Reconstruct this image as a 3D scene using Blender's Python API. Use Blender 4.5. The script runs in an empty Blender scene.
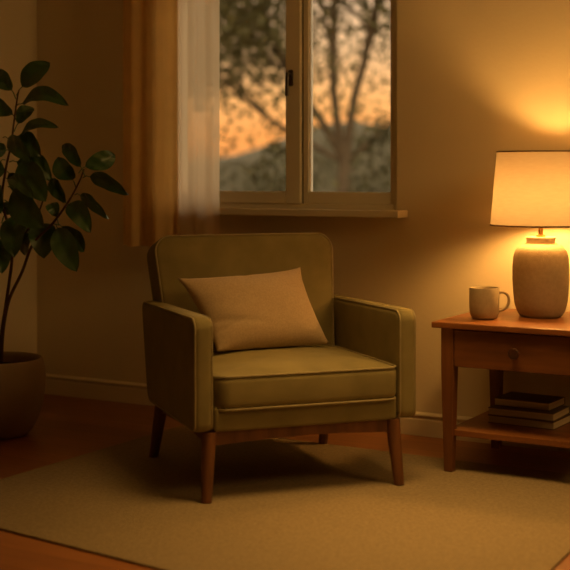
import bpy, bmesh, math, random
from math import sin, cos, pi, radians, sqrt, atan2
from mathutils import Vector, Matrix, noise
S = bpy.context.scene
COL = S.collection
R = random.Random(7)

# ---------------------------------------------------------------- camera, sky, lights, exposure
YAW = radians(29.762)
DIST = 4.874                      # camera to window wall; the wall's room face is y = 0
CAMH = 1.1
cd = bpy.data.cameras.new('camera')
cam = bpy.data.objects.new('camera', cd)
COL.objects.link(cam)
cam.location = (0, -DIST, CAMH)
cam.rotation_euler = (pi / 2, 0, YAW)
cd.sensor_width = 36
cd.lens = 1250 / 570 * 36
cd.shift_y = -110 / 570
cd.clip_start = 0.05
cd.clip_end = 400
cd.dof.use_dof = True
cd.dof.focus_distance = 4.85
cd.dof.aperture_fstop = 2.0
S.camera = cam

w = bpy.data.worlds.new('sunset_sky')
S.world = w
w.use_nodes = True
nt = w.node_tree
nt.nodes.clear()
o_ = nt.nodes.new('ShaderNodeOutputWorld')
bg = nt.nodes.new('ShaderNodeBackground')
tc = nt.nodes.new('ShaderNodeTexCoord')
sp = nt.nodes.new('ShaderNodeSeparateXYZ')
rp = nt.nodes.new('ShaderNodeValToRGB')
nt.links.new(tc.outputs['Generated'], sp.inputs[0])
nt.links.new(sp.outputs['Z'], rp.inputs[0])
nt.links.new(rp.outputs[0], bg.inputs[0])
nt.links.new(bg.outputs[0], o_.inputs[0])
els = rp.color_ramp.elements
stops = [(0.0, (1.15, .42, .12, 1)), (0.03, (1.35, .49, .12, 1)), (0.06, (1.35, .62, .20, 1)), (0.10, (1.15, .66, .32, 1)), (0.15, (1.15, .74, .45, 1)),
         (0.35, (3.0, 2.25, 1.5, 1)), (1.0, (2.5, 1.95, 1.5, 1))]
els[0].position, els[0].color = stops[0]
els[1].position, els[1].color = stops[-1]
for p, c in stops[1:-1]:
    e = els.new(p)
    e.color = c
bg.inputs[1].default_value = 1.0

def area(name, loc, target, size, power, color):
    ld = bpy.data.lights.new(name, 'AREA')
    ld.shape = 'RECTANGLE'
    ld.size, ld.size_y = size
    ld.energy = power
    ld.color = color
    o = bpy.data.objects.new(name, ld)
    COL.objects.link(o)
    o.location = loc
    o.rotation_euler = (Vector(target) - Vector(loc)).to_track_quat('-Z', 'Y').to_euler()
    return o
# soft overhead fill added to brighten seat and rug, not a real fixture
rl_ = area('overhead_fill', (-1.5, -1.3, 2.5), (-1.5, -1.45, 0), (.8, .8), 9.8, (1.0, .56, .16))
rl_.data.spread = radians(72)
area('wall_fill', (.55, -1.25, 2.15), (-2.0, 0, 1.35), (.8, .8), 14, (1.0, .57, .17))  # added unseen fill from the right, lifts the back wall

S.view_settings.view_transform = 'Standard'
S.view_settings.look = 'None'
S.view_settings.exposure = 0.0
S.view_settings.gamma = 1.0
S.view_settings.use_curve_mapping = False
LAMP_EMIT = 235

# ---------------------------------------------------------------- camera-frame helpers for measuring
TU = Vector((cos(YAW), -sin(YAW)))
TN = Vector((sin(YAW), cos(YAW)))
def c2w(X, Z, z=0.0):
    p = Vector((X, Z))
    return Vector((p.dot(TU), p.dot(TN) - DIST, z))

# ---------------------------------------------------------------- materials
def mat(name, color, rough=.8, var=.12, vscale=6, bump=.0, bscale=200, spec=.3, trans=0, sheen=0, stretch=(1, 1, 1), color2=None, bdist=.002):
    m = bpy.data.materials.new(name)
    m.use_nodes = True
    t = m.node_tree
    b = t.nodes['Principled BSDF']
    b.inputs['Roughness'].default_value = rough
    b.inputs['Specular IOR Level'].default_value = spec
    if sheen:
        b.inputs['Sheen Weight'].default_value = sheen
        b.inputs['Sheen Roughness'].default_value = .5
        b.inputs['Sheen Tint'].default_value = (*color, 1)
    tc = t.nodes.new('ShaderNodeTexCoord')
    mp = t.nodes.new('ShaderNodeMapping')
    mp.inputs['Scale'].default_value = stretch
    t.links.new(tc.outputs['Object'], mp.inputs[0])
    n = t.nodes.new('ShaderNodeTexNoise')
    n.inputs['Scale'].default_value = vscale
    n.inputs['Detail'].default_value = 4
    t.links.new(mp.outputs[0], n.inputs[0])
    r = t.nodes.new('ShaderNodeValToRGB')
    c2 = color2 or tuple(min(1, c * (1 + var)) for c in color)
    r.color_ramp.elements[0].position = .3
    r.color_ramp.elements[1].position = .7
    r.color_ramp.elements[0].color = (*[c * (1 - var) for c in color], 1)
    r.color_ramp.elements[1].color = (*c2, 1)
    t.links.new(n.outputs['Fac'], r.inputs[0])
    t.links.new(r.outputs[0], b.inputs['Base Color'])
    if bump:
        n2 = t.nodes.new('ShaderNodeTexNoise')
        n2.inputs['Scale'].default_value = bscale
        n2.inputs['Detail'].default_value = 3
        t.links.new(mp.outputs[0], n2.inputs[0])
        bp = t.nodes.new('ShaderNodeBump')
        bp.inputs['Strength'].default_value = bump
        bp.inputs['Distance'].default_value = bdist
        t.links.new(n2.outputs['Fac'], bp.inputs['Height'])
        t.links.new(bp.outputs[0], b.inputs['Normal'])
    if trans:
        tr = t.nodes.new('ShaderNodeBsdfTranslucent')
        t.links.new(r.outputs[0], tr.inputs[0])
        mx = t.nodes.new('ShaderNodeMixShader')
        mx.inputs[0].default_value = trans
        t.links.new(b.outputs[0], mx.inputs[1])
        t.links.new(tr.outputs[0], mx.inputs[2])
        t.links.new(mx.outputs[0], t.nodes['Material Output'].inputs[0])
    return m

M = {}
M['wall'] = mat('cream_wall', (.70, .615, .44), .9, .03, 1.5, .25, 60, .15, bdist=.003)
M['ceiling'] = mat('ceiling_paint', (.80, .75, .63), .9, .02)
M['trim'] = mat('trim_paint', (.68, .60, .44), .55, .03, 4)
M['frame'] = mat('window_frame_paint', (.68, .63, .50), .45, .03, 4)
M['gasket'] = mat('window_gasket', (.02, .018, .015), .6, .1)
M['handle'] = mat('bronze_handle', (.05, .03, .02), .35, .1, spec=.6)
M['olive'] = mat('olive_upholstery', (.23, .185, .075), .85, .13, 9, .35, 700, .25, sheen=.25)
M['piping'] = mat('olive_piping', (.32, .26, .13), .75, .1, 40, .2, 900, .3)
M['chairwood'] = mat('walnut_legs', (.15, .058, .02), .42, .3, 5, .05, 60, .45, stretch=(6, 6, .8))
M['linen'] = mat('cream_linen', (.49, .36, .22), .9, .10, 160, .9, 520, .2, sheen=.2)
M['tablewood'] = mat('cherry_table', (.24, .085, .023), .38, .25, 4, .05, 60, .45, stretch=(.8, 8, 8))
M['tablewood_v'] = mat('cherry_upright_shaded', (.17, .062, .017), .4, .25, 4, .05, 60, .45, stretch=(8, 8, .8))  # same cherry darkened to carry the shade on upright faces, grain vertical
M['knob'] = mat('dark_knob', (.06, .022, .009), .35, .1, spec=.5)
M['mug'] = mat('oatmeal_mug', (.42, .33, .20), .55, .08, 60, .15, 500, .4)
M['lampbase'] = mat('speckled_ceramic', (.44, .36, .24), .7, .08, 70, .5, 260, .3)
M['rim'] = mat('shade_rim', (.09, .045, .018), .7, .1)
M['brass'] = mat('brass', (.75, .45, .12), .3, .05)
M['brass'].node_tree.nodes['Principled BSDF'].inputs['Metallic'].default_value = 1
M['shade'] = mat('linen_shade', (.40, .325, .24), .9, .04, 30, .5, 300, .1, trans=.155, stretch=(1, 1, 5))
M['pot'] = mat('clay_pot', (.34, .25, .15), .8, .07, 8, .25, 120, .2)
M['soil'] = mat('soil', (.025, .016, .01), .95, .4, 60, .8, 90, .1, bdist=.01)
M['stem'] = mat('brown_stem', (.085, .042, .02), .7, .2, 30, .3, 150)
M['curtain'] = mat('tan_curtain', (.92, .73, .40), .9, .04, 12, .3, 500, .1, trans=.58)
M['rod'] = mat('curtain_rod', (.2, .12, .06), .4, .1)
M['pages'] = mat('book_pages', (.55, .45, .30), .85, .15, 10, .5, 500, .1, stretch=(.1, .1, 9), bdist=.001)
M['cover1'] = mat('dark_brown_cover', (.10, .068, .038), .6, .1)
M['cover2'] = mat('grey_brown_cover', (.14, .10, .062), .6, .1)
M['cover3'] = mat('umber_cover', (.11, .066, .035), .6, .1)
M['bark'] = mat('tree_bark', (.10, .075, .045), .9, .3, 10)
M['leaf_out'] = mat('tree_leaves', (.10, .105, .04), .7, .3, 3, trans=.35, color2=(.17, .155, .06))
M['hedge'] = mat('garden_shrub', (.055, .056, .024), .9, .25, 3, color2=(.075, .07, .03))
M['lawn'] = mat('lawn', (.06, .065, .028), .95, .3, 2)
M['hill'] = mat('far_hill', (.05, .044, .022), .95, .1, .05)

# leaf: glossy dark green, midrib from UV
def leafmat():
    m = mat('rubber_leaf', (.035, .10, .03), .36, .3, 12, .08, 60, .6, color2=(.06, .16, .045))
    b = m.node_tree.nodes['Principled BSDF']
    b.inputs['Coat Weight'].default_value = .25
    b.inputs['Coat Roughness'].default_value = .3
    return m
M['leaf'] = leafmat()

# sheer
def sheermat():
    m = bpy.data.materials.new('sheer_curtain')
    m.use_nodes = True
    t = m.node_tree
    t.nodes.remove(t.nodes['Principled BSDF'])
    d = t.nodes.new('ShaderNodeBsdfDiffuse')
    d.inputs[0].default_value = (.80, .64, .46, 1)
    tl = t.nodes.new('ShaderNodeBsdfTranslucent')
    tl.inputs[0].default_value = (.97, .80, .56, 1)
    tp = t.nodes.new('ShaderNodeBsdfTransparent')
    tp.inputs[0].default_value = (1, .95, .88, 1)
    m1 = t.nodes.new('ShaderNodeMixShader')
    m1.inputs[0].default_value = .75
    m2 = t.nodes.new('ShaderNodeMixShader')
    m2.inputs[0].default_value = .20
    t.links.new(d.outputs[0], m1.inputs[1])
    t.links.new(tl.outputs[0], m1.inputs[2])
    t.links.new(m1.outputs[0], m2.inputs[1])
    t.links.new(tp.outputs[0], m2.inputs[2])
    t.links.new(m2.outputs[0], t.nodes['Material Output'].inputs[0])
    return m
M['sheer'] = sheermat()

def glassmat():
    m = bpy.data.materials.new('window_glass')
    m.use_nodes = True
    t = m.node_tree
    t.nodes.remove(t.nodes['Principled BSDF'])
    tp = t.nodes.new('ShaderNodeBsdfTransparent')
    tp.inputs[0].default_value = (.95, .96, .94, 1)
    g = t.nodes.new('ShaderNodeBsdfGlossy')
    g.inputs['Roughness'].default_value = .03
    f = t.nodes.new('ShaderNodeFresnel')
    f.inputs[0].default_value = 1.45
    mx = t.nodes.new('ShaderNodeMixShader')
    t.links.new(f.outputs[0], mx.inputs[0])
    t.links.new(tp.outputs[0], mx.inputs[1])
    t.links.new(g.outputs[0], mx.inputs[2])
    t.links.new(mx.outputs[0], t.nodes['Material Output'].inputs[0])
    return m
M['glass'] = glassmat()

def bulbmat():
    m = bpy.data.materials.new('glowing_bulb')
    m.use_nodes = True
    t = m.node_tree
    b = t.nodes['Principled BSDF']
    b.inputs['Emission Color'].default_value = (1, .49, .115, 1)
    b.inputs['Emission Strength'].default_value = LAMP_EMIT
    return m
M['bulb'] = bulbmat()

def floormat():
    m = bpy.data.materials.new('oak_plank_floor')
    m.use_nodes = True
    t = m.node_tree
    b = t.nodes['Principled BSDF']
    b.inputs['Roughness'].default_value = .38
    b.inputs['Specular IOR Level'].default_value = .4
    tc = t.nodes.new('ShaderNodeTexCoord')
    br = t.nodes.new('ShaderNodeTexBrick')
    br.inputs['Scale'].default_value = 1
    br.inputs['Brick Width'].default_value = 1.3
    br.inputs['Row Height'].default_value = .13
    br.inputs['Mortar Size'].default_value = .0016
    br.inputs['Mortar Smooth'].default_value = .4
    br.offset = .37
    br.inputs['Color1'].default_value = (.30, .115, .035, 1)
    br.inputs['Color2'].default_value = (.23, .085, .026, 1)
    br.inputs['Mortar'].default_value = (.12, .045, .015, 1)
    t.links.new(tc.outputs['Object'], br.inputs[0])
    mp = t.nodes.new('ShaderNodeMapping')
    mp.inputs['Scale'].default_value = (1.2, 14, 1)
    t.links.new(tc.outputs['Object'], mp.inputs[0])
    n = t.nodes.new('ShaderNodeTexNoise')
    n.inputs['Scale'].default_value = 3
    n.inputs['Detail'].default_value = 6
    t.links.new(mp.outputs[0], n.inputs[0])
    r = t.nodes.new('ShaderNodeMapRange')
    r.inputs[3].default_value = .7
    r.inputs[4].default_value = 1.25
    t.links.new(n.outputs['Fac'], r.inputs[0])
    mx = t.nodes.new('ShaderNodeVectorMath')
    mx.operation = 'SCALE'
    t.links.new(br.outputs[0], mx.inputs[0])
    t.links.new(r.outputs[0], mx.inputs['Scale'])
    t.links.new(mx.outputs[0], b.inputs['Base Color'])
    bp = t.nodes.new('ShaderNodeBump')
    bp.inputs['Strength'].default_value = .15
    bp.inputs['Distance'].default_value = .002
    t.links.new(n.outputs['Fac'], bp.inputs['Height'])
    t.links.new(bp.outputs[0], b.inputs['Normal'])
    return m
M['floor'] = floormat()

def rugmat():
    m = mat('beige_wool_rug', (.28, .21, .118), .95, .16, 90, 1.0, 300, .05, sheen=.15, bdist=.004)
    return m
M['rug'] = rugmat()

# ---------------------------------------------------------------- mesh helpers
class MB:
    def __init__(s):
        s.v = []
        s.f = []
    def add(s, vs, fs, T=None):
        o = len(s.v)
        for v in vs:
            v = Vector(v)
            s.v.append(tuple(T @ v if T is not None else v))
        for f in fs:
            s.f.append(tuple(i + o for i in f))
        return s
    def box(s, a, b):
        x0, y0, z0 = a
        x1, y1, z1 = b
        vs = [(x0, y0, z0), (x1, y0, z0), (x1, y1, z0), (x0, y1, z0), (x0, y0, z1), (x1, y0, z1), (x1, y1, z1), (x0, y1, z1)]
        return s.add(vs, [(0, 3, 2, 1), (4, 5, 6, 7), (0, 1, 5, 4), (1, 2, 6, 5), (2, 3, 7, 6), (3, 0, 4, 7)])
    def build(s, name, m, parent=None, smooth=40, bevel=0):
        me = bpy.data.meshes.new(name)
        me.from_pydata(s.v, [], s.f)
        me.validate()
        bm = bmesh.new()
        bm.from_mesh(me)
        bmesh.ops.recalc_face_normals(bm, faces=bm.faces)
        if bevel:
            bmesh.ops.bevel(bm, geom=[e for e in bm.edges if e.is_manifold and e.calc_face_angle(0) > .5], offset=bevel, segments=2, profile=.6, affect='EDGES')
        bm.to_mesh(me)
        bm.free()
        me.materials.append(m)
        if smooth:
            me.shade_smooth()
            me.set_sharp_from_angle(angle=radians(smooth))
        o = bpy.data.objects.new(name, me)
        COL.objects.link(o)
        if parent:
            o.parent = parent
        return o

def tag(o, label=None, cat=None, group=None, kind=None):
    if label: o['label'] = label
    if cat: o['category'] = cat
    if group: o['group'] = group
    if kind: o['kind'] = kind
    return o

def empty(name, loc=(0, 0, 0), rz=0):
    o = bpy.data.objects.new(name, None)
    COL.objects.link(o)
    o.location = loc
    o.rotation_euler = (0, 0, rz)
    o.empty_display_size = .1
    return o

def rpoly(pts, rad, seg=8):
    """rounded convex polygon (counter-clockwise) -> list of (point, outward normal)"""
    n = len(pts)
    rad = rad if isinstance(rad, (list, tuple)) else [rad] * n
    out = []
    for i in range(n):
        p = Vector(pts[i]); a = Vector(pts[i - 1]); b = Vector(pts[(i + 1) % n])
        d1 = (p - a).normalized(); d2 = (b - p).normalized()
        n1 = Vector((d1.y, -d1.x)); n2 = Vector((d2.y, -d2.x))
        ang = math.acos(max(-1, min(1, n1.dot(n2))))
        t = rad[i] * math.tan(ang / 2)
        c = p - d1 * t - n1 * rad[i]
        for k in range(seg + 1):
            th = ang * k / seg
            nn = Vector((n1.x * cos(th) - n1.y * sin(th), n1.x * sin(th) + n1.y * cos(th)))
            out.append((c + nn * rad[i], nn))
    return out

def densify(prof, step=.03):
    out = []
    n = len(prof)
    for i in range(n):
        p, a = prof[i]; q, b = prof[(i + 1) % n]
        out.append((p, a))
        L = (q - p).length
        k = int(L / step)
        for j in range(1, k):
            out.append((p.lerp(q, j / k), a.lerp(b, j / k).normalized()))
    return out

def slab(prof, t, e, fn, bulge=(0, 0), seg=5, rings=6):
    """rounded-edge slab. prof in (a,b); thickness axis c in [-t/2,t/2]; fn maps (a,b,c)->3D"""
    mb = MB()
    n = len(prof)
    cen = Vector((0, 0))
    for p, _ in prof: cen += p
    cen /= n
    loops = []
    def inner(side, bl):
        res = []
        base = [p - nn * e for p, nn in prof]
        for k in range(1, rings + 1):
            s_ = 1 - k / (rings + .6)
            h = bl * (1 - s_ ** 2.6)
            res.append([(*(cen + (p - cen) * s_), side * (t / 2 + h)) for p in base])
        return res
    top = inner(1, bulge[0]) if bulge[0] else []
    bot = inner(-1, bulge[1]) if bulge[1] else []
    for r in reversed(bot): loops.append(r)
    for k in range(seg + 1):
        ph = pi / 2 * k / seg
        loops.append([(*(p - nn * e * (1 - sin(ph))), -t / 2 + e * (1 - cos(ph))) for p, nn in prof])
    for k in range(seg + 1):
        ph = pi / 2 * (1 - k / seg)
        loops.append([(*(p - nn * e * (1 - sin(ph))), t / 2 - e * (1 - cos(ph))) for p, nn in prof])
    for r in top: loops.append(r)
    vs = [fn(*v) for l in loops for v in l]
    fs = []
    for i in range(len(loops) - 1):
        for j in range(n):
            fs.append((i * n + j, i * n + (j + 1) % n, (i + 1) * n + (j + 1) % n, (i + 1) * n + j))
    fs.append(tuple(range(n))[::-1])
    fs.append(tuple(range((len(loops) - 1) * n, len(loops) * n)))
    return mb.add(vs, fs)

def tube(path, rad, seg=10, closed=False, cap=True, flat=1.0):
    P = [Vector(p) for p in path]
    n = len(P)
    rad = rad if isinstance(rad, (list, tuple)) else [rad] * n
    mb = MB()
    T = []
    for i in range(n):
        if closed: d = P[(i + 1) % n] - P[i - 1]
        else: d = P[min(n - 1, i + 1)] - P[max(0, i - 1)]
        T.append(d.normalized())
    up = Vector((0, 0, 1)) if abs(T[0].z) < .9 else Vector((1, 0, 0))
    N = (up - T[0] * up.dot(T[0])).normalized()
    vs = []
    for i in range(n):
        N = (N - T[i] * N.dot(T[i])).normalized()
        B = T[i].cross(N)
        for k in range(seg):
            a = 2 * pi * k / seg
            vs.append(P[i] + (N * cos(a) + B * sin(a) * flat) * rad[i])
    fs = []
    for i in range(n if closed else n - 1):
        for k in range(seg):
            a, b = i * seg, ((i + 1) % n) * seg
            fs.append((a + k, a + (k + 1) % seg, b + (k + 1) % seg, b + k))
    if cap and not closed:
        fs.append(tuple(range(seg))[::-1])
        fs.append(tuple(range((n - 1) * seg, n * seg)))
    return mb.add(vs, fs)

def lathe(prof, seg=48, cen=(0, 0, 0), cap0=True, cap1=True):
    mb = MB()
    vs = []
    for r, z in prof:
        for k in range(seg):
            a = 2 * pi * k / seg
            vs.append((cen[0] + r * cos(a), cen[1] + r * sin(a), cen[2] + z))
    fs = []
    for i in range(len(prof) - 1):
        for k in range(seg):
            fs.append((i * seg + k, i * seg + (k + 1) % seg, (i + 1) * seg + (k + 1) % seg, (i + 1) * seg + k))
    if cap0: fs.append(tuple(range(seg))[::-1])
    if cap1: fs.append(tuple(range((len(prof) - 1) * seg, len(prof) * seg)))
    return mb.add(vs, fs)

def smooth_path(pts, n=6, closed=False):
    """catmull-rom"""
    P = [Vector(p) for p in pts]
    m = len(P)
    out = []
    for i in range(m - 1):
        p0 = P[max(0, i - 1)]; p1 = P[i]; p2 = P[i + 1]; p3 = P[min(m - 1, i + 2)]
        for k in range(n):
            t = k / n
            out.append(.5 * ((2 * p1) + (p2 - p0) * t + (2 * p0 - 5 * p1 + 4 * p2 - p3) * t * t + (3 * p1 - p0 - 3 * p2 + p3) * t ** 3))
    out.append(P[-1])
    return out

# ---------------------------------------------------------------- room shell
XL, XR, YB, ZC = -4.235, 1.7, -6.6, 2.55
WX0, WX1, WZ0, WZ1 = -3.45, -2.236, .95, 2.12          # window opening
def struct(name, mb, m, **k): return tag(mb.build(name, m, **k), kind='structure')
struct('floor', MB().box((XL - .2, YB - .2, -.1), (XR + .2, .2, 0)), M['floor'], smooth=0)
struct('ceiling', MB().box((XL - .2, YB - .2, ZC), (XR + .2, .2, ZC + .1)), M['ceiling'], smooth=0)
wb = MB()
wb.box((XL - .2, 0, 0), (WX0, .2, ZC)); wb.box((WX1, 0, 0), (XR + .2, .2, ZC))
wb.box((WX0, 0, 0), (WX1, .2, WZ0)); wb.box((WX0, 0, WZ1), (WX1, .2, ZC))
struct('wall_back', wb, M['wall'], smooth=0)
struct('wall_left', MB().box((XL - .2, YB, 0), (XL, 0, ZC)), M['wall'], smooth=0)
struct('wall_right', MB().box((XR, YB, 0), (XR + .2, 0, ZC)), M['wall'], smooth=0)
struct('wall_front', MB().box((XL - .2, YB - .2, 0), (XR + .2, YB, ZC)), M['wall'], smooth=0)
def baseboard(name, a, b, axis):
    prof = [(0, 0), (.016, 0), (.016, .068), (.012, .074), (.012, .080), (.018, .084), (.018, .090), (.006, .098), (0, .098)]
    mb = MB()
    vs = []
    for t in (a, b):
        for d, z in prof:
            vs.append((t, -d, z) if axis == 'x' else (XL + d, t, z))
    n = len(prof)
    fs = [(i, (i + 1) % n, n + (i + 1) % n, n + i) for i in range(n)] + [tuple(range(n)), tuple(range(n, 2 * n))]
    return struct(name, mb.add(vs, fs), M['trim'], smooth=0)
baseboard('baseboard_back', XL, XR, 'x')
baseboard('baseboard_left', YB, -.018, 'y')

# window
win = tag(empty('window_1', ((WX0 + WX1) / 2, 0, WZ0)), kind='structure')
def wbuild(mb, name, m, parent=win, **k):
    o = mb.build(name, m, None, **k)
    o.data.transform(Matrix.Translation(-win.location)) 
    o.parent = parent
    return o
def ring(x0, x1, z0, z1, wl, wr, wbm, wt, y0, y1):
    mb = MB()
    mb.box((x0, y0, z0), (x0 + wl, y1, z1)); mb.box((x1 - wr, y0, z0), (x1, y1, z1))
    mb.box((x0 + wl, y0, z0), (x1 - wr, y1, z0 + wbm)); mb.box((x0 + wl, y0, z1 - wt), (x1 - wr, y1, z1))
    return mb
wbuild(ring(WX0, WX1, WZ0, WZ1, .03, .022, .022, .03, .012, .13), 'window_frame', M['frame'], smooth=0, bevel=.002)
XM = -2.712
def sash(name, x0, x1, wl, wr, y0, y1):
    s_ = wbuild(ring(x0, x1, WZ0 + .0225, WZ1 - .0305, wl, wr, .052, .05, y0, y1), name, M['frame'], smooth=0, bevel=.003)
    g = ring(x0 + wl - .001, x1 - wr + .001, WZ0 + .0735, WZ1 - .079, .004, .004, .003, .004, y0 + .012, y0 + .02)
    wbuild(g, 'glazing_bead', M['trim'], s_, smooth=0)
    wbuild(MB().box((x0 + wl - .006, y0 + .022, WZ0 + .066), (x1 - wr + .006, y0 + .028, WZ1 - .075)), 'glass_pane', M['glass'], s_, smooth=0)
    return s_
ls = sash('window_sash', WX0 + .031, XM - .0005, .055, .074, .004, .06)
rs = sash('window_sash', XM + .0075, WX1 - .0225, .026, .018, .02, .065)
wbuild(MB().box((XM, .028, WZ0 + .023), (XM + .007, .06, WZ1 - .031)), 'seal_strip', M['gasket'], smooth=0)
hx = -2.757
hp = slab(rpoly([(-.013, -.036), (.013, -.036), (.013, .036), (-.013, .036)], .008), .008, .003, lambda a, b, c: (hx + a, -.0005 - c, 1.535 + b))
hnd = wbuild(hp, 'window_handle', M['handle'])
wbuild(tube([(hx, -.003, 1.548), (hx, -.03, 1.548)], .008), 'handle_spindle', M['handle'], hnd)
wbuild(tube(smooth_path([(hx, -.03, 1.556), (hx, -.034, 1.53), (hx, -.036, 1.49), (hx, -.036, 1.452)], 4), [.009] * 4 + [.0085] * 9, flat=.8), 'handle_lever', M['handle'], hnd)
sl = MB().box((WX0 - .05, -.10, WZ0 - .03), (WX1 + .05, .012, WZ0 - .0005))
wbuild(sl, 'window_sill', M['trim'], smooth=0, bevel=.003)

# ---------------------------------------------------------------- outside
struct('garden_ground', MB().box((-90, .21, -2.3), (60, 120, -1.3)), M['lawn'], smooth=0)
def hill():
    mb = MB()
    n, m_ = 60, 8
    vs, fs = [], []
    for i in range(n + 1):
        for j in range(m_ + 1):
            X = -60 + 120 * i / n
            Z = 85 + 30 * j / m_
            h = 3.4 * sin(pi * j / m_) * (1 + .5 * sin(X * .09 + 1) + .25 * sin(X * .31))
            p = c2w(X, Z)
            vs.append((p.x, p.y, -1.45 + h * 1.15))
    for i in range(n):
        for j in range(m_):
            a = i * (m_ + 1) + j
            fs.append((a, a + 1, a + m_ + 2, a + m_ + 1))
    return mb.add(vs, fs)
struct('hills', hill(), M['hill'])

def blob(rng, cx, cy, z0, rx, ry, h, seed):
    """bushy lump of foliage"""
    mb = MB()
    n, m_ = 28, 16
    vs, fs = [], []
    for j in range(m_ + 1):
        th = pi * j / m_
        for i in range(n):
            a = 2 * pi * i / n
            d = Vector((cos(a) * sin(th), sin(a) * sin(th), cos(th)))
            k = 1 + .22 * noise.noise(d * 2.2 + Vector((seed, 0, 0))) + .16 * noise.noise(d * 6 + Vector((0, seed, 0)))
            vs.append((cx + d.x * rx * k, cy + d.y * ry * k, max(z0, z0 + h * .42 + d.z * h * .58 * k)))
    for j in range(m_):
        for i in range(n):
            fs.append((j * n + i, j * n + (i + 1) % n, (j + 1) * n + (i + 1) % n, (j + 1) * n + i))
    for _ in range(900):
        a = rng.uniform(0, 2 * pi); th = math.acos(rng.uniform(-.3, 1))
        d = Vector((cos(a) * sin(th), sin(a) * sin(th), cos(th)))
        k = 1.02 + .22 * noise.noise(d * 2.2 + Vector((seed, 0, 0))) + .16 * noise.noise(d * 6 + Vector((0, seed, 0)))
        c = Vector((cx + d.x * rx * k, cy + d.y * ry * k, z0 + h / 2 + d.z * h / 2 * k))
        leafquad(mb, c, rng.uniform(.035, .065), rng)
    return mb
def leafquad(mb, c, s_, rng):
    u_ = Vector((rng.gauss(0, 1), rng.gauss(0, 1), rng.gauss(0, 1))).normalized()
    v_ = u_.cross(Vector((rng.gauss(0, 1), rng.gauss(0, 1), rng.gauss(0, 1)))).normalized()
    o = len(mb.v)
    for p in (c - u_ * s_, c - u_ * s_ * .3 + v_ * s_ * .45, c + u_ * s_ * .5 + v_ * s_ * .38, c + u_ * s_, c + u_ * s_ * .5 - v_ * s_ * .38, c - u_ * s_ * .3 - v_ * s_ * .45):
        mb.v.append(tuple(p))
    mb.f.append(tuple(range(o, o + 6)))

# shrubs: px = where each is centred as seen past the window (X/Z), Z distance, radius, height
shr = [(-75, 24, 1.4, 1.85, 'olive green shrub at the left edge of the window view'),
       (-38, 33, 1.3, 1.5, 'low olive shrub right of the leftmost garden shrub'),
       (-4, 17, .55, 1.75, 'rounded shrub seen low behind the window handle post'),
       (30, 29, 1.2, 1.7, 'dark shrub seen just left of the garden tree trunk'),
       (104, 17, .55, 2.0, 'large dark shrub seen just right of the garden tree trunk'),
       (64, 38, 1.8, 2.3, 'tall shrub seen directly behind the garden tree trunk'),
       (122, 24, 1.1, 1.6, 'shrub at the far right edge of the window view')]
rg = random.Random(3)
for k, (dx, Z, r_, h_, lab) in enumerate(shr):
    p = c2w(dx / 1250 * Z, Z)
    o = blob(rg, 0, 0, 0, r_, r_, h_ * 1.2 + .75, k * 3.1 + 1).build('garden_shrub', M['hedge'], smooth=60)
    o.location = (p.x, p.y, -1.31)
    tag(o, lab, 'shrub', 'shrubs beyond the window')

def tree(X, Z, label, trunk_r, spec, seed, nleaf, crown, lab_leaf=.06):
    rng = random.Random(seed)
    p = c2w(X, Z)
    root = empty('garden_tree', (p.x, p.y, -1.32))
    root.scale = (spec['s'],) * 3
    tag(root, label, 'tree')
    mb = MB()
    tips = []
    ux = Vector((TU.x * 1, TU.y * 1, 0)); 
    # image-right direction in world
    right = c2w(1, 0) - c2w(0, 0); fwd = c2w(0, 1) - c2w(0, 0)
    right.z = fwd.z = 0
    def grow(a, d, L, r0, depth):
        pts = [a]
        dd = d.copy()
        n = 6
        for i in range(n):
            dd = (dd + Vector((rng.gauss(0, .10), rng.gauss(0, .10), rng.gauss(0, .07) + .03))).normalized()
            pts.append(pts[-1] + dd * L / n)
        r1 = r0 * .6
        mb2 = tube(pts, [r0 + (r1 - r0) * i / n for i in range(n + 1)], 7)
        mb.add(mb2.v, mb2.f)
        tips.extend(pts[2:])
        if depth > 0:
            for k in range(rng.choice([2, 3, 3])):
                i = rng.randint(2, n)
                nd = (dd + Vector((rng.gauss(0, .55), rng.gauss(0, .55), rng.gauss(0, .4)))).normalized()
                grow(pts[i], nd, L * rng.uniform(.55, .8), r1 * .75, depth - 1)
    base = Vector((0, 0, 0))
    trunk = smooth_path([base - Vector((0, 0, .1)), right * -.02 + Vector((0, 0, .9)), right * 0.02 + Vector((0, 0, spec['fork']))], 4)
    t0 = tube(trunk, [trunk_r * (1.25 - .35 * i / (len(trunk) - 1)) for i in range(len(trunk))], 10)
    mb.add(t0.v, t0.f)
    top = trunk[-1]
    for (dx, dz, df, L, r_) in spec['limbs']:
        d = (right * dx + fwd * df + Vector((0, 0, dz))).normalized()
        grow(top - Vector((0, 0, .05)), d, L, r_ * .72, 3)
    mb.build('trunk', M['bark'], root, smooth=60)
    lf = MB()
    for _ in range(nleaf):
        t = rng.choice(tips)
        if t.z < crown[0] + rng.gauss(0, .15): continue
        c = t + Vector((rng.gauss(0, crown[1]), rng.gauss(0, crown[1]), rng.gauss(0, crown[1] * .8)))
        leafquad(lf, c, rng.uniform(.03, .058), rng)
    lf.build('foliage', M['leaf_out'], root, smooth=0)
    return root
tree(1.04, 22, 'spreading tree with forked trunk seen through the right window pane', .085,
     {'s': 1.57, 'fork': 1.72, 'limbs': [(-.75, 1.5, .1, 2.2, .07), (-.25, 1.7, -.2, 2.4, .075), (.35, 1.6, .2, 2.3, .075), (1.1, 1.2, 0, 2.0, .06), (-1.5, 1.0, .2, 2.0, .05)]},
     11, 27000, (1.25, .36))
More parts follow.
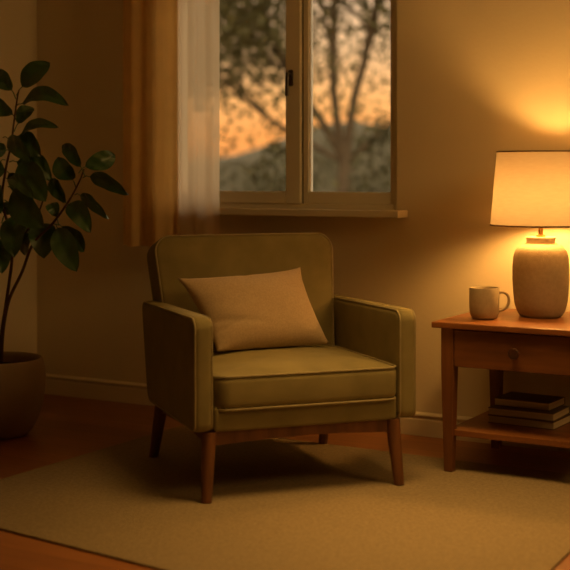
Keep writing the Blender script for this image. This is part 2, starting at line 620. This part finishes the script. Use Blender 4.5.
tree(-5.4, 33, 'leafy tree filling the top of the left window pane', .10,
     {'s': 1.9, 'fork': 2.1, 'limbs': [(.9, 1.3, 0, 2.0, .05), (.2, 1.7, .2, 2.2, .06), (-.6, 1.5, 0, 2.2, .06), (1.5, 1.15, -.1, 1.9, .05)]},
     23, 1500, (1.7, .42))

# ---------------------------------------------------------------- rug
rug_pts = [(-3.12, -1.90), (-1.06, -2.15), (-1.11, -.40), (-3.10, -.37)]
rc = Vector((-2.1, -1.2))
rg_ = slab(densify(rpoly([(a - rc.x, b - rc.y) for a, b in rug_pts], .01, 4), .1), .008, .003, lambda a, b, c: (a, b, .0045 + c))
rug = rg_.build('area_rug', M['rug'])
rug.location = (rc.x, rc.y, 0)
tag(rug, 'large flat beige wool rug under the armchair on the wooden floor', 'rug')

# ---------------------------------------------------------------- armchair
RT = .009
CHP = tuple(c2w(-.044, 4.627))[:2]
ch = empty('armchair', (*CHP, RT), radians(49.76))
tag(ch, 'olive green upholstered armchair with piped edges and tapered wooden legs', 'armchair')
# seat base
b_ = slab(densify(rpoly([(-.337, -.362), (.337, -.362), (.337, .30), (-.337, .30)], .015, 4), .1), .085, .012, lambda a, b, c: (a, b, .2725 + c))
b_.build('seat_base', M['olive'], ch)
# arms
armprof = densify(rpoly([(-.372, .232), (.285, .232), (.385, .606), (-.372, .618)], [.03, .06, .035, .045], 8), .05)
for sx in (-1, 1):
    cx = sx * .3745
    a_ = slab(armprof, .069, .022, lambda a, b, c: (cx + c, a, b), (.003, .003))
    arm = a_.build('arm', M['olive'], ch)
    for side in (-1, 1):
        path = [(cx + side * (.0345 - .0055), (p - nn * .0055).x, (p - nn * .0055).y) for p, nn in armprof]
        tube(path, .0034, 7, closed=True).build('piping', M['piping'], arm)
# backrest
tilt = radians(14)
def bfn(a, b, c):
    y = .262 + c * cos(tilt) + (b - .40) * sin(tilt)
    z = .40 + (b - .40) * cos(tilt) - c * sin(tilt)
    return (a - .008, y, z)
bprof = densify(rpoly([(-.325, .26), (.325, .26), (.370, .858), (-.374, .858)], [.03, .03, .065, .065], 8), .05)
# thickness axis c runs to the rear; +c rear
bk = slab(bprof, .138, .02, bfn, (.010, .022), rings=8)
back = bk.build('backrest', M['olive'], ch)
for side in (-1, 1):
    path = [bfn((p - nn * .004).x, (p - nn * .004).y, side * (.069 - .004)) for p, nn in bprof]
    tube(path, .0036, 7, closed=True).build('piping', M['piping'], back)
# seat cushion
cprof = densify(rpoly([(-.333, -.382), (.341, -.382), (.341, .205), (-.333, .205)], [.05, .05, .03, .03], 8), .04)
def cfn(a, b, c):
    sag = -.006 * max(0, c / .05) * 0
    return (a, b, .361 + c + sag)
cu = slab(cprof, .118, .027, cfn, (.026, 0), rings=8)
cush = cu.build('seat_cushion', M['olive'], ch)
for side in (-1, 1):
    path = [cfn((p - nn * .004).x, (p - nn * .004).y, side * (.059 - .004)) for p, nn in cprof]
    tube(path, .0036, 7, closed=True).build('piping', M['piping'], cush)
# wooden frame
def rail(p0, p1, axis):
    mb = MB()
    n = 14
    vs = []
    for i in range(n + 1):
        t = i / n
        x = p0 + (p1 - p0) * t
        lo = .184 + .012 * sin(pi * t)
        for d, z in ((-.012, lo), (.012, lo), (.012, .2295), (-.012, .2295)):
            vs.append((x, axis[1] + d, z) if axis[0] == 'x' else (axis[1] + d, x, z))
    fs = [(i * 4 + k, i * 4 + (k + 1) % 4, i * 4 + 4 + (k + 1) % 4, i * 4 + 4 + k) for i in range(n) for k in range(4)] + [(0, 1, 2, 3), (n * 4, n * 4 + 1, n * 4 + 2, n * 4 + 3)]
    return mb.add(vs, fs)
rail(-.33, .33, ('x', -.335)).build('front_rail', M['chairwood'], ch, smooth=30)
rail(-.33, .33, ('x', .275)).build('rear_rail', M['chairwood'], ch, smooth=30)
for sx in (-1, 1):
    rail(-.325, .265, ('y', sx * .340)).build('side_rail', M['chairwood'], ch, smooth=30)
for sx in (-1, 1):
    for (ty, by) in ((-.338, -.362), (.285, .362)):
        n = 8
        path = [Vector((sx * (.338 + .015 * t / n) - .010, ty + (by - ty) * t / n, .2305 * (1 - t / n))) for t in range(n + 1)]
        lg = tube(path, [.0265 - .0085 * t / n for t in range(n + 1)], 20)
        lg.v = [(v[0], v[1], max(0, min(.231, v[2]))) for v in lg.v]
        lg.build('leg', M['chairwood'], ch)

# ---------------------------------------------------------------- pillow
def pillow():
    # corners in the armchair's own frame: bottom left, bottom right, top right, top left
    C4 = [Vector((-.222, -.005, .440)), Vector((.246, .060, .437)), Vector((.180, .205, .722)), Vector((-.326, .165, .697))]
    nrm = ((C4[1] - C4[0]).cross(C4[3] - C4[0])).normalized()   # points to the front
    if nrm.y > 0: nrm = -nrm
    n = 44
    vs, fs = [], []
    for side in (1, -1):
        for j in range(n + 1):
            for i in range(n + 1):
                u_, v_ = i / n, j / n
                a, b = 2 * u_ - 1, 2 * v_ - 1
                # concave edges between pointed corners
                pu = u_ - a * .045 * (1 - b * b) * abs(a) ** 3
                pv = v_ - b * (.07 if b > 0 else .015) * (1 - a * a) * abs(b) ** 3
                p = C4[0].lerp(C4[1], pu).lerp(C4[3].lerp(C4[2], pu), pv)
                h = .082 * ((1 - abs(a) ** 2.4) * (1 - abs(b) ** 2.4)) ** .62
                q = Vector((a, b, side * 2))
                wr = .005 * noise.noise(Vector((a * 1.3 + b * .6, b * 1.8, 3 * side))) + .0012 * noise.noise(Vector((a * 6 - b * 4, b * 7, side)))
                # soft creases running in from the top edge and the left corner
                wr -= .008 * math.exp(-((a * .9 - .02 + (b - 1) * -.35) / .06) ** 2) * max(0, b) ** 1.5
                wr -= .007 * math.exp(-((b + .55 + .25 * a) / .07) ** 2) * max(0, -a) 
                wr -= .006 * math.exp(-((b + .3 - .3 * a) / .06) ** 2) * max(0, -a) ** 1.5
                edge = min(1, 6 * (1 - abs(a))) * min(1, 6 * (1 - abs(b)))
                p = p + nrm * side * (h + wr * edge)
                vs.append(p)
    m_ = (n + 1) ** 2
    for s_ in (0, 1):
        for j in range(n):
            for i in range(n):
                a = s_ * m_ + j * (n + 1) + i
                fs.append((a, a + 1, a + n + 2, a + n + 1) if s_ == 0 else (a, a + n + 1, a + n + 2, a + 1))
    mb = MB().add(vs, fs)
    return mb, m_, n
pmb, _, _ = pillow()
pc = Vector((-.02, .08, .46))
me = bpy.data.meshes.new('pillow')
me.from_pydata([tuple(Vector(v) - pc) for v in pmb.v], [], pmb.f)
bm = bmesh.new(); bm.from_mesh(me)
bmesh.ops.remove_doubles(bm, verts=bm.verts, dist=.0006)
bmesh.ops.recalc_face_normals(bm, faces=bm.faces)
bm.to_mesh(me); bm.free()
me.materials.append(M['linen']); me.shade_smooth()
pl = bpy.data.objects.new('pillow', me); COL.objects.link(pl)
pl.matrix_world = Matrix.Translation((*CHP, RT)) @ Matrix.Rotation(radians(49.76), 4, 'Z') @ Matrix.Translation(pc + Vector((0, -.014, .010)))
tag(pl, 'cream linen lumbar pillow leaning on the armchair backrest', 'pillow')

# ---------------------------------------------------------------- side table
TX0, TX1, TY0, TY1, TZ = -1.818, -1.187, -.612, -.030, .56
tb = empty('side_table', ((TX0 + TX1) / 2, (TY0 + TY1) / 2, 0))
tag(tb, 'reddish wooden side table with one drawer and lower shelf beside the armchair', 'side table')
tcx, tcy = tb.location.x, tb.location.y
def trel(mb, name, m, parent=tb, **k):
    o = mb.build(name, m, None, **k)
    o.data.transform(Matrix.Translation((-tcx, -tcy, 0)))
    o.parent = parent
    return o
hw, hd = (TX1 - TX0) / 2, (TY1 - TY0) / 2
tp_ = slab(densify(rpoly([(-hw, -hd), (hw, -hd), (hw, hd), (-hw, hd)], .006, 4), .1), .022, .004, lambda a, b, c: (a + tcx, b + tcy, TZ - .011 + c))
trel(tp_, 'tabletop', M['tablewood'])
LX0, LX1, LY0, LY1 = -1.762, -1.240, -.569, -.075
for lx, sx in ((LX0, 1), (LX1, -1)):
    for ly, sy in ((LY0, 1), (LY1, -1)):
        mb = MB()
        zb = .0092 if sy > 0 else .0005
        vs = []
        for (z, hwid, sh) in ((zb, .0165, .006), (.39, .0245, 0), (TZ - .0225, .0245, 0)):
            for a, b in ((-1, -1), (1, -1), (1, 1), (-1, 1)):
                vs.append((lx + a * hwid + sh * sx * 0, ly + b * hwid, z))
        fs = [(0, 3, 2, 1), (8, 9, 10, 11)] + [(i * 4 + k, i * 4 + (k + 1) % 4, i * 4 + 4 + (k + 1) % 4, i * 4 + 4 + k) for i in range(2) for k in range(4)]
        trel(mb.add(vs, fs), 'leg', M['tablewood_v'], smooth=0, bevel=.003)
trel(MB().box((LX0 + .025, LY1 - .008, .40), (LX1 - .025, LY1 + .012, .537)), 'back_apron', M['tablewood'], smooth=0, bevel=.001)
for lx in (LX0, LX1):
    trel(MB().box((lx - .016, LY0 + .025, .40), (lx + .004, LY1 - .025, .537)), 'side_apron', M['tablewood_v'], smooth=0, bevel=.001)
M['drawerwood'] = mat('cherry_drawer_shaded', (.17, .062, .017), .42, .25, 4, .05, 60, .4, stretch=(.8, 8, 8))  # shade on the drawer face put into a darker cherry
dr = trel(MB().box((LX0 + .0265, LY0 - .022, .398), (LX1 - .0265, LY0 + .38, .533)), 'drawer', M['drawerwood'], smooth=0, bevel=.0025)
kx = (LX0 + LX1) / 2
kb = MB()
prof = [(.008, 0), (.008, .010), (.012, .013), (.019, .017), (.021, .023), (.018, .028), (.007, .030)]
kl = lathe(prof, 24)
kb.add([(kx + x, LY0 - .0222 - z, .464 + y) for x, y, z in kl.v], kl.f)
trel(kb, 'knob', M['knob'], dr)
sh_ = MB().box((LX0 - .006, LY0 - .006, .141), (LX1 + .006, LY1 + .006, .163))
trel(sh_, 'shelf', M['tablewood'], smooth=0, bevel=.002)

# ---------------------------------------------------------------- books
def book(cx, cy, rz, z, L, W, H, cov, label):
    r = empty('book', (cx, cy, z), rz)
    tag(r, label, 'book', 'books on the table shelf')
    c = .0022
    MB().box((-L / 2, -W / 2, 0), (L / 2, W / 2, c)).add([], []).build('back_cover', cov, r, smooth=0, bevel=.001)
    MB().box((-L / 2, -W / 2, H - c), (L / 2, W / 2, H)).build('front_cover', cov, r, smooth=0, bevel=.001)
    MB().box((-L / 2, W / 2 - c, c), (L / 2, W / 2, H - c)).build('spine', cov, r, smooth=0)
    MB().box((-L / 2 + .003, -W / 2 + .003, c), (L / 2 - .003, W / 2 - c, H - c)).build('pages', M['pages'], r, smooth=0)
SZ = .1635
book(-1.546, -.300, radians(-3), SZ, .262, .190, .029, M['cover3'], 'brown book at the bottom of the stack on the table shelf')
book(-1.551, -.296, radians(-1), SZ + .0295, .258, .185, .028, M['cover2'], 'grey brown book in the middle of the stack on the table shelf')
book(-1.560, -.262, radians(-3.5), SZ + .058, .222, .165, .029, M['cover1'], 'dark covered book on top of the stack on the table shelf')

# ---------------------------------------------------------------- lamp
lx, ly = -1.520, -.250
lp = empty('table_lamp', (lx, ly, TZ + .0005))
tag(lp, 'lit table lamp with cream ceramic jar base and linen drum shade', 'lamp')
bp_ = [(0.070, .0), (.078, .003), (.088, .016), (.098, .045), (.104, .09), (.107, .14), (.107, .19), (.104, .225), (.096, .252), (.080, .270), (.062, .278), (.054, .281), (.053, .286), (.055, .296), (.057, .301), (.055, .304), (.02, .304)]
lathe(bp_, 64).build('lamp_base', M['lampbase'], lp, smooth=50)
lathe([(.018, .304), (.018, .310), (.009, .312), (.009, .345), (.016, .350), (.016, .385), (.012, .388)], 20).build('socket', M['brass'], lp)
bulb = lathe([(.012, .388), (.018, .396), (.032, .410), (.042, .430), (.045, .450), (.042, .470), (.032, .487), (.016, .497), (.004, .499)], 28)
bulb.build('bulb', M['bulb'], lp)
SZ0, SZ1, SR0, SR1 = .349, .628, .190, .166
shd = MB()
sv = lathe([(SR0 + (SR1 - SR0) * k / 12, SZ0 + (SZ1 - SZ0) * k / 12) for k in range(13)], 96, cap0=False, cap1=False)
shade = sv.build('lamp_shade', M['shade'], lp, smooth=80)
for rr, zz in ((SR0, SZ0), (SR1, SZ1)):
    tube([(rr * cos(2 * pi * k / 96), rr * sin(2 * pi * k / 96), zz) for k in range(96)], .0028, 8, closed=True).build('shade_rim', M['rim'], shade)
hp_ = [Vector((.010, 0, .36))]
for k in range(13):
    a = pi * k / 12
    hp_.append(Vector((.058 * sin(a) + .004, 0, .37 + .111 * (1 - cos(a)))))
tube(hp_, .0015, 6).build('harp', M['brass'], lp)
tube([(-p.x, p.y, p.z) for p in hp_], .0015, 6).build('harp', M['brass'], lp)
spd = MB()
for k in range(3):
    a = 2 * pi * k / 3 + .4
    s1 = tube([(0, 0, .592), (SR1 * .5 * cos(a), SR1 * .5 * sin(a), .592), ((SR1 - .002) * cos(a), (SR1 - .002) * sin(a), .622)], .0016, 6)
    spd.add(s1.v, s1.f)
spd.build('spider_fitter', M['brass'], lp)

# ---------------------------------------------------------------- mug
mg = empty('mug', (-1.680, -.430, TZ + .0005), radians(24))
tag(mg, 'oatmeal ceramic mug with round handle on the table beside the lamp', 'mug')
ro, hgt = .0555, .117
mp_ = [(.038, 0), (.044, .002), (.051, .012), (.0545, .026), (ro, .045), (ro, hgt - .003), (ro - .0015, hgt), (ro - .0035, hgt), (ro - .005, hgt - .003), (ro - .0055, .045), (.0475, .02), (.038, .010), (.01, .008)]
lathe(mp_, 56).build('cup_body', M['mug'], mg, smooth=50)
hh = smooth_path([(ro - .003, 0, .098), (ro + .016, 0, .100), (ro + .032, 0, .088), (ro + .036, 0, .066), (ro + .027, 0, .044), (ro + .010, 0, .032), (ro - .003, 0, .030)], 5)
tube(hh, .0052, 10).build('mug_handle', M['mug'], mg)
lathe([(ro - .0058, .088), (.02, .0885), (.002, .0885)], 40, cap0=False).build('coffee', mat('coffee', (.05, .02, .008), .15), mg)

# ---------------------------------------------------------------- curtains
def curtain(x0, x1, z0, z1, y, amp, waves, ph, th, name, m, label, cat, tex=.6):
    mb = MB()
    n, k_ = 150, 30
    def off(t, zz):
        flare = 1 + .15 * (z1 - zz)
        a = amp * flare
        return a * sin(2 * pi * waves * t + ph + .5 * sin(3 * t + zz * .4)) + .2 * a * sin(2 * pi * waves * 2.3 * t + 1.3 + zz * .3)
    vs = []
    for side in (0, 1):
        for j in range(k_ + 1):
            zz = z0 + (z1 - z0) * j / k_
            for i in range(n + 1):
                t = i / n
                x = x0 + (x1 - x0) * t + .006 * sin(7 * t + zz * 2) * t * (1 - t)
                yy = y + off(t, zz)
                vs.append((x, yy - side * th, zz + .003 * sin(20 * t) * (j == 0)))
    m_ = (n + 1) * (k_ + 1)
    fs = []
    for s_ in ((0, 1) if th else (0,)):
        for j in range(k_):
            for i in range(n):
                a = s_ * m_ + j * (n + 1) + i
                fs.append((a, a + 1, a + n + 2, a + n + 1))
    if th:
        for i in range(n):
            fs.append((i, i + 1, m_ + i + 1, m_ + i))
        for j in range(k_):
            for a in (j * (n + 1), j * (n + 1) + n):
                fs.append((a, a + n + 1, m_ + a + n + 1, m_ + a))
    c = Vector(((x0 + x1) / 2, y, z0))
    mb.add([Vector(v) - c for v in vs], fs)
    o = mb.build(name, m, smooth=80)
    o.location = c
    tag(o, label, cat)
    return o
curtain(-3.595, -3.275, .768, 2.24, -.150, .020, 2.2, .8, .0025, 'curtain', M['curtain'], 'opaque tan curtain gathered on the wall left of the window', 'curtain')
curtain(-3.285, -3.052, .775, 2.24, -.140, .010, 2.1, 2.0, 0, 'sheer_curtain', M['sheer'], 'translucent sheer curtain hanging over the left side of the window', 'curtain')
cr = empty('curtain_rod', (-2.8, -.15, 2.27))
tag(cr, 'thin wooden curtain rod above the window', 'curtain rod')
tube([(-1.0, 0, 0), (1.0, 0, 0)], .012, 12).build('rod', M['rod'], cr)
for x in (-.92, .92):
    tube([(x, .148, 0), (x, 0, 0)], .008, 8).build('bracket', M['rod'], cr)

# ---------------------------------------------------------------- rubber plant
PZ = 5.30
pcw = c2w((-4 - 285) / 1250 * PZ, PZ)
pot = empty('potted_rubber_plant', (pcw.x, pcw.y, 0))
tag(pot, 'rubber plant with glossy dark leaves in a round clay pot by the left wall', 'potted plant')
pp = [(.118, 0), (.135, .004), (.158, .025), (.182, .07), (.200, .125), (.209, .18), (.211, .22), (.207, .265), (.200, .296), (.197, .302), (.191, .304), (.186, .300), (.184, .285), (.186, .262), (.186, .25), (.05, .25)]
pp = [(a * .985, b * 1.07) for a, b in pp]
pb = lathe(pp, 72)
pb.build('pot', M['pot'], pot, smooth=50)
so = MB()
sv_ = lathe([(.1825, .280), (.12, .286), (.06, .290), (.005, .292)], 48, cap0=False)
so.add(sv_.v, sv_.f).build('soil', M['soil'], pot)
def pp3(px, py, dz=0.0):
    """point of the plant from its place in the photo's frame and its depth offset from the pot"""
    Z = PZ + dz
    X = (px - 285) / 1250 * Z
    v = c2w(X, Z, CAMH - (py - 175) / 1250 * Z)
    return v - Vector((pcw.x, pcw.y, 0))
stems = [([(1, 362, .0), (3, 330, .0), (9, 300, -.02), (22, 272, -.05), (33, 244, -.08), (53, 223, -.10), (70, 199, -.10), (80, 180, -.10), (84, 169, -.10)], .0085, .003),
         ([(-2, 362, .02), (2, 330, .03), (8, 290, .04), (12, 255, .04), (8, 225, .03), (2, 200, .01), (6, 168, 0), (11, 145, 0), (14, 122, 0), (17, 100, 0), (19, 90, 0)], .008, .003),
         ([(-6, 362, -.02), (-12, 320, -.04), (-22, 270, -.05), (-30, 220, -.08), (-38, 180, -.08)], .008, .004),
         ([(12, 255, .04), (26, 232, .02), (38, 214, .0), (46, 190, .0)], .005, .003)]
for pts, r0, r1 in stems:
    P = smooth_path([pp3(*p) for p in pts], 5)
    tube(P, [r0 + (r1 - r0) * i / (len(P) - 1) for i in range(len(P))], 9).build('stem', M['stem'], pot)
leaves = [  # base px,py, tip px,py, width px, arch px (sideways bow), roll, depth base, depth tip
    (20, 89, 50, 58, 21, 0, .3, 0, -.03), (13, 92, -5, 66, 18, 0, .4, 0, .02), (19, 104, 69, 101, 15, -7, .9, 0, -.12), (14, 116, -8, 93, 18, 3, .6, 0, .03),
    (17, 125, 33, 103, 15, 0, .3, 0, .05), (18, 136, 59, 123, 10, -4, 1.1, 0, -.10), (6, 137, 32, 157, 17, -2, .5, 0, -.10), (15, 137, 41, 152, 22, -4, .5, 0, -.02),
    (20, 158, 46, 197, 27, 2, .3, 0, -.10), (14, 161, 52, 176, 20, -5, .6, 0, .02), (6, 178, 34, 194, 13, -3, .8, 0, -.14), (11, 187, 44, 223, 30, 3, .3, 0, -.12),
    (48, 179, 66, 198, 15, -2, .5, 0, -.06), (57, 218, 50, 199, 13, 0, .4, -.08, -.05), (74, 182, 58, 152, 20, 2, .4, -.1, -.16), (82, 169, 63, 140, 14, -3, .8, -.1, -.05),
    (83, 168, 115, 150, 19, 2, .4, -.1, -.04), (87, 176, 128, 190, 15, -4, .7, -.1, -.22), (78, 194, 108, 214, 12, -4, .9, -.1, -.22), (66, 203, 91, 228, 20, -3, .4, -.1, -.18),
    (56, 225, 77, 267, 24, 2, .3, -.1, -.2), (60, 225, 84, 247, 17, -3, .5, -.1, -.05), (43, 221, 44, 254, 27, 0, .3, 0, -.1), (17, 212, 14, 253, 26, 0, .3, .03, -.08),
    (2, 236, 2, 269, 21, 0, .4, .03, -.05), (4, 216, 13, 199, 14, 0, .4, .03, .05), (-2, 183, 1, 209, 14, 0, .5, 0, -.05), (2, 160, -18, 178, 18, 2, .5, 0, -.1),
    (8, 150, -14, 146, 15, 3, .6, 0, -.05), (30, 232, 24, 250, 16, 0, .6, 0, .1), (12, 225, 32, 232, 14, -2, .6, .03, .12), (-10, 230, -30, 250, 20, 2, .4, 0, -.1), (-28, 230, -55, 235, 20, 3, .5, -.05, -.15),
    (-36, 185, -58, 170, 20, 2, .4, -.08, -.1), (-38, 180, -30, 150, 20, 0, .4, -.08, -.1), (-32, 210, -12, 225, 18, -2, .4, -.08, -.16), (4, 200, -20, 205, 20, 2, .4, .01, -.1), (8, 172, 20, 186, 16, 0, .5, 0, .1)]
fol = MB()
pet = MB()
view = (c2w(0, 1) - c2w(0, 0)); view.z = 0
rl = random.Random(5)
for (bx, by, tx, ty, wd, arch, roll, db, dt) in leaves:
    A = pp3(bx, by, db); B = pp3(tx, ty, dt)
    ax = (B - A)
    L = ax.length
    axn = ax.normalized()
    side = axn.cross(view).normalized()
    nr = side.cross(axn).normalized()
    if nr.dot(view) > 0: nr = -nr       # towards the viewer
    rr = roll * (1 if rl.random() < .5 else -1) * .45
    # light falls from above: turn the blade's face upwards a little
    s1 = side * cos(rr) + nr * sin(rr)
    n1 = s1.cross(axn)
    if n1.dot(nr) < 0: n1 = -n1
    W = wd * PZ / 1250 / max(.55, cos(rr)) * .5
    a_off = side * (arch * PZ / 1250)
    # 'arch' bows the midrib upwards in the picture
    upv = Vector((0, 0, 1)); upv = (upv - axn * upv.dot(axn))
    upv = upv.normalized() if upv.length > .2 else side
    n, k_ = 16, 8
    vs = []
    for i in range(n + 1):
        t = i / n
        tt = .07 + .93 * t
        w_ = W * (sin(pi * t ** .95)) ** .62 if 0 < t < 1 else 0
        bow = upv * (-arch * PZ / 1250) * sin(pi * t) + n1 * .018 * sin(pi * t) - Vector((0, 0, .02)) * t ** 3
        c = A + ax * tt + bow
        for j in range(k_ + 1):
            v = -1 + 2 * j / k_
            vs.append(c + s1 * w_ * v + n1 * (abs(v) ** 1.3 * w_ * .32 - .002 * (abs(v) < .01)) + n1 * .0025 * sin(t * 17 + v * 3))
    nv = len(vs)
    vs2 = [v - n1 * .0012 for v in vs]
    fs = []
    for i in range(n):
        for j in range(k_):
            a = i * (k_ + 1) + j
            fs.append((a, a + 1, a + k_ + 2, a + k_ + 1))
            fs.append(tuple(nv + q for q in (a, a + k_ + 1, a + k_ + 2, a + 1)))
    fol.add(vs + vs2, fs)
    # petiole back to the stem
    q = tube([A - axn * .022 - Vector((0, 0, .012)), A - axn * .004, A + ax * .05, A + ax * .12 + upv * (-arch * PZ / 1250) * .3], [.0026, .0024, .002, .0015], 6)
    fol.add(q.v, q.f)
fo = fol.build('foliage', M['leaf'], pot, smooth=60)
